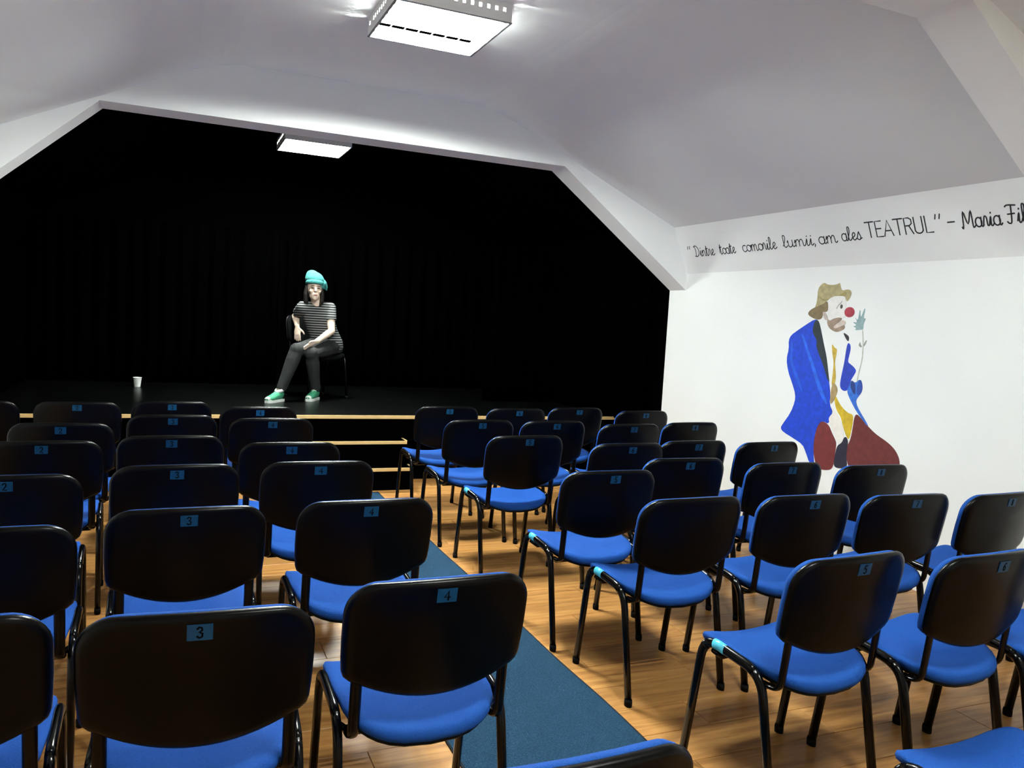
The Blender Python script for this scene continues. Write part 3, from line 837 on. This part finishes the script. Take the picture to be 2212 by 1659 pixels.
word('toate', 5.465, 5.265, 0.152, 0.152, 0.090, 0.0075)
word('comorile', 5.18, 4.79, 0.156, 0.158, 0.092, 0.0075)
word('lumii,', 4.72, 4.39, 0.162, 0.162, 0.090, 0.0075)
word('am', 4.365, 4.195, 0.163, 0.166, 0.094, 0.0075)
word('ales', 4.155, 3.985, 0.171, 0.171, 0.092, 0.0075)
word('TEATRUL', 3.945, 3.445, 0.178, 0.177, 0.101, 0.0085)
word('"', 3.435, 3.375, 0.176, 0.176, 0.104, 0.0080, 'quotation_mark')
word('-', 3.355, 3.300, 0.181, 0.181, 0.100, 0.0085, 'dash')
word('Maria', 3.262, 3.022, 0.184, 0.183, 0.097, 0.0085)
word('Fil', 2.995, 2.880, 0.187, 0.186, 0.100, 0.0085)

# ------------------------------------------------------------------ the seated person
def remesh(name, bm, material, voxel, parent, smooth=4, disp=None):
    bmesh.ops.recalc_face_normals(bm, faces=bm.faces[:])
    me = bpy.data.meshes.new('tmp'); bm.to_mesh(me); bm.free()
    o = bpy.data.objects.new('tmp', me); C.objects.link(o)
    r = o.modifiers.new('r', 'REMESH'); r.mode = 'VOXEL'; r.voxel_size = voxel; r.use_smooth_shade = True
    if smooth:
        s = o.modifiers.new('s', 'SMOOTH'); s.iterations = smooth; s.factor = 0.5
    dg = bpy.context.evaluated_depsgraph_get()
    me2 = bpy.data.meshes.new_from_object(o.evaluated_get(dg))
    bpy.data.objects.remove(o); bpy.data.meshes.remove(me)
    me2.name = name
    me2.materials.clear(); me2.materials.append(material)
    for p in me2.polygons:
        p.use_smooth = True
    n = bpy.data.objects.new(name, me2); C.objects.link(n)
    if parent is not None:
        me2.transform(Matrix.Translation(-Vector(parent.location)))
        n.parent = parent
    return n
M_SKIN = mat('skin', (0.78, 0.60, 0.48), 0.55, noise=(30, (0.74, 0.56, 0.44), 3))
M_HAIR = mat('dark_hair', (0.006, 0.0035, 0.0025), 0.6, bump=(120, 0.3))
M_HAT = mat('teal_knit', (0.03, 0.24, 0.23), 0.9, noise=(60, (0.05, 0.31, 0.29), 3), bump=(220, 0.6))
M_TROUSER = mat('charcoal_trousers', (0.006, 0.007, 0.0075), 0.85, noise=(18, (0.011, 0.012, 0.0125), 4), bump=(25, 0.3))
M_SHOE = mat('green_canvas', (0.03, 0.26, 0.13), 0.8, noise=(40, (0.05, 0.32, 0.17), 3))
M_RUBW = mat('white_rubber', (0.70, 0.74, 0.70), 0.5)
def stripes():
    mt = bpy.data.materials.new('striped_jersey'); mt.use_nodes = True
    nt = mt.node_tree; b = nt.nodes['Principled BSDF']; b.inputs['Roughness'].default_value = 0.9
    g = nt.nodes.new('ShaderNodeNewGeometry')
    sp = nt.nodes.new('ShaderNodeSeparateXYZ'); nt.links.new(g.outputs['Position'], sp.inputs[0])
    m1 = nt.nodes.new('ShaderNodeMath'); m1.operation = 'MULTIPLY'; m1.inputs[1].default_value = 1 / 0.0245
    nt.links.new(sp.outputs['Z'], m1.inputs[0])
    m2 = nt.nodes.new('ShaderNodeMath'); m2.operation = 'FRACT'; nt.links.new(m1.outputs[0], m2.inputs[0])
    m3 = nt.nodes.new('ShaderNodeMath'); m3.operation = 'GREATER_THAN'; m3.inputs[1].default_value = 0.60
    nt.links.new(m2.outputs[0], m3.inputs[0])
    mx = nt.nodes.new('ShaderNodeMix'); mx.data_type = 'RGBA'
    mx.inputs['A'].default_value = (0.005, 0.005, 0.006, 1); mx.inputs['B'].default_value = (0.24, 0.25, 0.245, 1)
    nt.links.new(m3.outputs[0], mx.inputs['Factor']); nt.links.new(mx.outputs['Result'], b.inputs['Base Color'])
    return mt
M_STRIPE = stripes()

PB = (1.45, 8.40, SZ)
person = thing('person', 'person in teal hat and striped shirt sitting on the stage', 'person', PB)
V = Vector
rsh, relb, rwr = V((1.224, 8.33, 1.510)), V((1.183, 8.53, 1.412)), V((1.178, 8.335, 1.318))
lsh, lelb, lwr = V((1.507, 8.38, 1.515)), V((1.510, 8.27, 1.283)), V((1.335, 8.09, 1.180))
rhip, rkn, rank = V((1.425, 8.42, 1.125)), V((1.140, 8.05, 1.090)), V((0.995, 8.01, 0.690))
lhip, lkn, lank = V((1.560, 8.44, 1.120)), V((1.285, 8.06, 1.060)), V((1.363, 8.20, 0.675))
HC = V((1.325, 8.275, 1.705))
def limb(bm, a, b, c, ra, rm, rc, seg=12):
    pts = [a, a.lerp(b, 0.35), a.lerp(b, 0.8), b, b.lerp(c, 0.25), b.lerp(c, 0.7), c]
    rad = [ra, ra * 0.98, rm * 1.03, rm, rm * 1.0, rc * 1.12, rc]
    tube(bm, pts, rad, seg)
    ellipsoid(bm, b, (rm * 1.03,) * 3, 10, 8)
def hand(bm, w_, d, t, n, curl, spread=1.0):
    d, t, n = d.normalized(), t.normalized(), n.normalized()
    tube(bm, [w_ - d * 0.02, w_ + d * 0.015, w_ + d * 0.055, w_ + d * 0.092], [(0.022, 0.018), (0.027, 0.016), (0.038, 0.0145), (0.037, 0.012)], 12, t)
    for off, ln, k in ((0.027, 0.072, 0.05), (0.0095, 0.080, 0.0), (-0.0095, 0.074, -0.04), (-0.027, 0.058, -0.09)):
        p = w_ + d * 0.086 + t * off
        dirn = (d + t * k * spread).normalized()
        pts = [p]
        for q, f in enumerate((0.44, 0.31, 0.25)):
            ang = curl * (q + 0.6)
            v = dirn * math.cos(ang) + n * math.sin(ang)
            pts.append(pts[-1] + v * ln * f)
        tube(bm, pts, [0.0092, 0.0088, 0.0080, 0.0064], 8)
    p = w_ + d * 0.030 + t * 0.026
    v = (d * 0.62 + t * 0.72 + n * 0.25).normalized()
    v2 = (d * 0.88 + t * 0.35 + n * 0.3).normalized()
    tube(bm, [p - v * 0.012, p + v * 0.022, p + v * 0.042 + v2 * 0.004, p + v * 0.045 + v2 * 0.030], [0.0125, 0.0115, 0.0100, 0.0070], 8)

# body: one continuous surface
bm = bmesh.new()
torso = [V((1.500, 8.45, 1.085)), V((1.490, 8.455, 1.15)), V((1.460, 8.455, 1.25)), V((1.415, 8.42, 1.37)), V((1.385, 8.385, 1.45)), V((1.365, 8.355, 1.515)), V((1.355, 8.335, 1.555))]
trad = [(0.150, 0.105), (0.158, 0.112), (0.128, 0.098), (0.138, 0.105), (0.142, 0.098), (0.115, 0.072), (0.058, 0.055)]
tube(bm, torso, trad, 16, (1, 0.1, 0))
tube(bm, [V((1.357, 8.338, 1.54)), V((1.345, 8.31, 1.60)), V((1.332, 8.285, 1.66))], [0.053, 0.048, 0.05], 12)
ellipsoid(bm, HC + V((0.002, 0.015, 0.015)), (0.074, 0.092, 0.108), 18, 14)
ellipsoid(bm, HC + V((0.0, -0.028, -0.070)), (0.052, 0.058, 0.050), 14, 10)          # jaw
ellipsoid(bm, HC + V((0.0, -0.066, -0.101)), (0.024, 0.022, 0.018), 10, 8)            # chin
tube(bm, [HC + V((0, -0.080, 0.010)), HC + V((-0.001, -0.094, -0.012)), HC + V((-0.002, -0.106, -0.030))], [(0.010, 0.012), (0.012, 0.013), (0.016, 0.013)], 10, (1, 0, 0))   # nose
for s in (-1, 1):
    ellipsoid(bm, HC + V((s * 0.030, -0.066, 0.022)), (0.024, 0.016, 0.010), 10, 8)   # brow
    ellipsoid(bm, HC + V((s * 0.038, -0.060, -0.028)), (0.022, 0.022, 0.020), 10, 8)  # cheek
    ellipsoid(bm, HC + V((s * 0.076, 0.010, -0.008)), (0.010, 0.020, 0.030), 10, 8)   # ear
for sh in (rsh, lsh):
    ellipsoid(bm, sh, (0.056, 0.056, 0.056), 12, 8)
tube(bm, [rsh, V((1.365, 8.36, 1.525)), lsh], [0.05, 0.06, 0.05], 12)
limb(bm, rsh, relb, rwr, 0.047, 0.037, 0.025)
limb(bm, lsh, lelb, lwr, 0.047, 0.038, 0.026)
hand(bm, rwr, V((0.02, -0.14, -0.99)), V((0.75, -0.62, 0.1)), V((0.3, 0.9, 0.1)), 0.22)
hand(bm, lwr, V((-0.80, -0.40, -0.42)), V((-0.20, -0.62, 0.5)), V((-0.35, 0.1, -0.95)), 0.16)
limb(bm, rhip, rkn, rank, 0.078, 0.055, 0.036)
limb(bm, lhip, lkn, lank, 0.078, 0.055, 0.036)
body = remesh('body', bm, M_SKIN, 0.0055, person, 3)
# eyes, brows and mouth
def small(name, c, r, m_, par):
    bm = bmesh.new(); ellipsoid(bm, V(c) - V(PB), r, 12, 8)
    return mesh_obj(name, bm, m_, par, True)
for s in (-1, 1):
    e = small('eye', HC + V((s * 0.030, -0.0755, 0.004)), (0.0125, 0.008, 0.0065), mat('shaded_eye_white', (0.16, 0.13, 0.12), 0.5), body)  # eye white coloured dark to stand in for socket shade below the hat
    small('eyebrow', HC + V((s * 0.031, -0.083, 0.026)), (0.020, 0.005, 0.0045), M_HAIR, body)
    bm = bmesh.new(); ellipsoid(bm, HC + V((s * 0.030, -0.0825, 0.003)) - V(PB), (0.006, 0.003, 0.006), 10, 6)
    mesh_obj('iris', bm, M_HAIR, body, True)
small('mouth', HC + V((-0.001, -0.0815, -0.066)), (0.024, 0.008, 0.007), mat('lips', (0.30, 0.08, 0.07), 0.5), body)

# hair falling behind the face to the neck
bm = bmesh.new()
ellipsoid(bm, HC + V((0.004, 0.052, -0.005)), (0.086, 0.080, 0.118), 16, 12)
for s in (-1, 1):
    tube(bm, [HC + V((s * 0.070, 0.010, 0.03)), HC + V((s * 0.082, 0.014, -0.05)), HC + V((s * 0.078, 0.020, -0.13)), HC + V((s * 0.062, 0.026, -0.18))], [(0.018, 0.030), (0.022, 0.034), (0.024, 0.030), (0.012, 0.016)], 10, (1, 0, 0))
remesh('hair', bm, M_HAIR, 0.007, person, 3)

# slouched hat with a turned-up band
bm = bmesh.new()
R1 = Matrix.Rotation(math.radians(24), 3, 'Y')
ellipsoid(bm, HC + V((0.004, 0.028, 0.088)), (0.098, 0.112, 0.082), 18, 12, R1)
ellipsoid(bm, HC + V((-0.018, 0.028, 0.128)), (0.066, 0.080, 0.056), 16, 10, R1)
ellipsoid(bm, HC + V((0.070, 0.045, 0.045)), (0.056, 0.085, 0.062), 16, 10, R1)
tube(bm, [HC + V((0.10, 0.03, 0.055)), HC + V((0.122, 0.03, 0.015)), HC + V((0.128, 0.03, -0.012))], [0.030, 0.018, 0.008], 10)
hat = remesh('hat', bm, M_HAT, 0.007, person, 2)
bm = bmesh.new()
n = 40
ring = [HC + V((0.083 * math.cos(2 * PI * k / n) + 0.003, 0.101 * math.sin(2 * PI * k / n) + 0.014, 0.056 - 0.016 * math.cos(2 * PI * k / n) * 0.4 - 0.010 * math.sin(2 * PI * k / n))) - V(PB) for k in range(n + 1)]
tube(bm, ring, [(0.021, 0.008)] * (n + 1), 8, (0, 0, 1), cap=False)
mesh_obj('hat_band', bm, M_HAT, hat, True)

# short-sleeved striped shirt
bm = bmesh.new()
st_pts = [V((1.500, 8.45, 1.075)), V((1.492, 8.452, 1.14)), V((1.462, 8.452, 1.25)), V((1.415, 8.417, 1.37)), V((1.385, 8.382, 1.45)), V((1.366, 8.355, 1.512)), V((1.360, 8.342, 1.548))]
st_rad = [(0.178, 0.130), (0.180, 0.134), (0.152, 0.120), (0.156, 0.122), (0.158, 0.112), (0.130, 0.084), (0.082, 0.068)]
tube(bm, st_pts, st_rad, 18, (1, 0.1, 0))
for sh, el, k in ((rsh, relb, 0.62), (lsh, lelb, 0.55)):
    ellipsoid(bm, sh, (0.064, 0.064, 0.064), 12, 8)
    tube(bm, [sh, sh.lerp(el, k * 0.5), sh.lerp(el, k)], [0.063, 0.061, 0.058], 12)
    tube(bm, [sh, V((1.366, 8.357, 1.52))], [0.062, 0.066], 12)
remesh('shirt', bm, M_STRIPE, 0.0075, person, 4)

# trousers
bm = bmesh.new()
tube(bm, [V((1.505, 8.46, 1.050)), V((1.500, 8.455, 1.10)), V((1.495, 8.455, 1.155))], [(0.165, 0.125), (0.178, 0.130), (0.165, 0.120)], 16, (1, 0.1, 0))
for h_, k_n, an in ((rhip, rkn, rank), (lhip, lkn, lank)):
    limb(bm, h_, k_n, an + (an - k_n).normalized() * -0.01, 0.094, 0.070, 0.050)
    ellipsoid(bm, h_, (0.098, 0.098, 0.09), 12, 8)
remesh('trousers', bm, M_TROUSER, 0.008, person, 4)

# canvas shoes
def shoe(ank, d):
    d = d.normalized(); up = V((0, 0, 1)); sd = d.cross(up)
    heel = V((ank.x, ank.y, SZ)) - d * 0.045
    sec = lambda t, w_, h_: (heel + d * t + up * (0.022 + h_ / 2), w_, h_ / 2)
    prof = [(0.0, 0.018, 0.060), (0.012, 0.030, 0.085), (0.06, 0.034, 0.092), (0.10, 0.036, 0.082), (0.15, 0.042, 0.060), (0.20, 0.043, 0.044), (0.235, 0.034, 0.034), (0.255, 0.014, 0.022)]
    bm = bmesh.new()
    tube(bm, [sec(*p)[0] - V(PB) for p in prof], [(p[2] / 2, p[1]) for p in prof], 14, (0, 0, 1))
    s = mesh_obj('shoe', bm, M_SHOE, person, True)
    bm = bmesh.new()                                       # sole: flat outline, 24 mm tall
    out = []
    for t, w_ in ((0, 0.026), (0.03, 0.035), (0.09, 0.035), (0.14, 0.041), (0.19, 0.046), (0.23, 0.040), (0.257, 0.020)):
        out.append((t, w_))
    loop = [heel + d * (t - 0.004) + sd * w_ for t, w_ in out] + [heel + d * (t - 0.004) - sd * w_ for t, w_ in reversed(out)]
    lo = [bm.verts.new(p + up * 0.001 - V(PB)) for p in loop]; hi = [bm.verts.new(p + up * 0.026 - V(PB)) for p in loop]
    for i in range(len(loop)):
        bm.faces.new((lo[i], lo[(i + 1) % len(loop)], hi[(i + 1) % len(loop)], hi[i]))
    bm.faces.new(list(reversed(lo))); bm.faces.new(hi)
    mesh_obj('sole', bm, M_RUBW, s)
    bm = bmesh.new(); ellipsoid(bm, heel + d * 0.222 + up * 0.038 - V(PB), (0.036, 0.036, 0.022), 12, 8)
    mesh_obj('toe_cap', bm, M_RUBW, s, True)
    for k in range(4):
        t = 0.105 + 0.022 * k
        hgt = 0.100 - 0.012 * k
        bm = bmesh.new(); tube(bm, [heel + d * t + sd * 0.022 + up * (hgt - 0.006) - V(PB), heel + d * (t + 0.004) + up * (hgt + 0.004) - V(PB), heel + d * t - sd * 0.022 + up * (hgt - 0.006) - V(PB)], [0.0032] * 3, 6)
        mesh_obj('lace', bm, M_RUBW, s, True)
    bm = bmesh.new()                                       # white collar of the shoe
    n = 24
    ring = [V((ank.x, ank.y, SZ + 0.112)) + d * (0.052 * math.cos(2 * PI * k / n) + 0.004) + sd * 0.036 * math.sin(2 * PI * k / n) - up * 0.012 * math.cos(2 * PI * k / n) - V(PB) for k in range(n + 1)]
    tube(bm, ring, [(0.016, 0.006)] * (n + 1), 6, (0, 0, 1), cap=False)
    mesh_obj('collar', bm, M_RUBW, s, True)
shoe(V((0.985, 8.00, 0)), V((-0.66, -0.75, 0)))
shoe(V((1.363, 8.20, 0)), V((-0.50, -0.86, 0)))

# small white cup standing at the back of the stage
cup = thing('paper_cup', 'small white cup standing on the dark stage floor at left', 'cup', (-0.31, 9.22, SZ))
prof = [(0.0, 0.002), (0.030, 0.0), (0.031, 0.003), (0.042, 0.096), (0.0435, 0.099), (0.041, 0.097), (0.029, 0.008), (0.0, 0.006)]
bm = bmesh.new()
N = 24
rr = [[bm.verts.new((r_ * math.cos(2 * PI * k / N), r_ * math.sin(2 * PI * k / N), z_)) for k in range(N)] for r_, z_ in prof[1:-1]]
for a_, b_ in zip(rr[:-1], rr[1:]):
    for k in range(N):
        bm.faces.new((a_[k], a_[(k + 1) % N], b_[(k + 1) % N], b_[k]))
bm.faces.new(rr[0]); bm.faces.new(rr[-1])
mesh_obj('wall', bm, mat('white_paper', (0.8, 0.8, 0.78), 0.6), cup, True)
bm = bmesh.new()
tube(bm, [(0.0432 * math.cos(2 * PI * k / N), 0.0432 * math.sin(2 * PI * k / N), 0.0985) for k in range(N + 1)], [0.0018] * (N + 1), 6, (0, 0, 1), cap=False)
mesh_obj('rim', bm, MATS['white_paper'], cup, True)
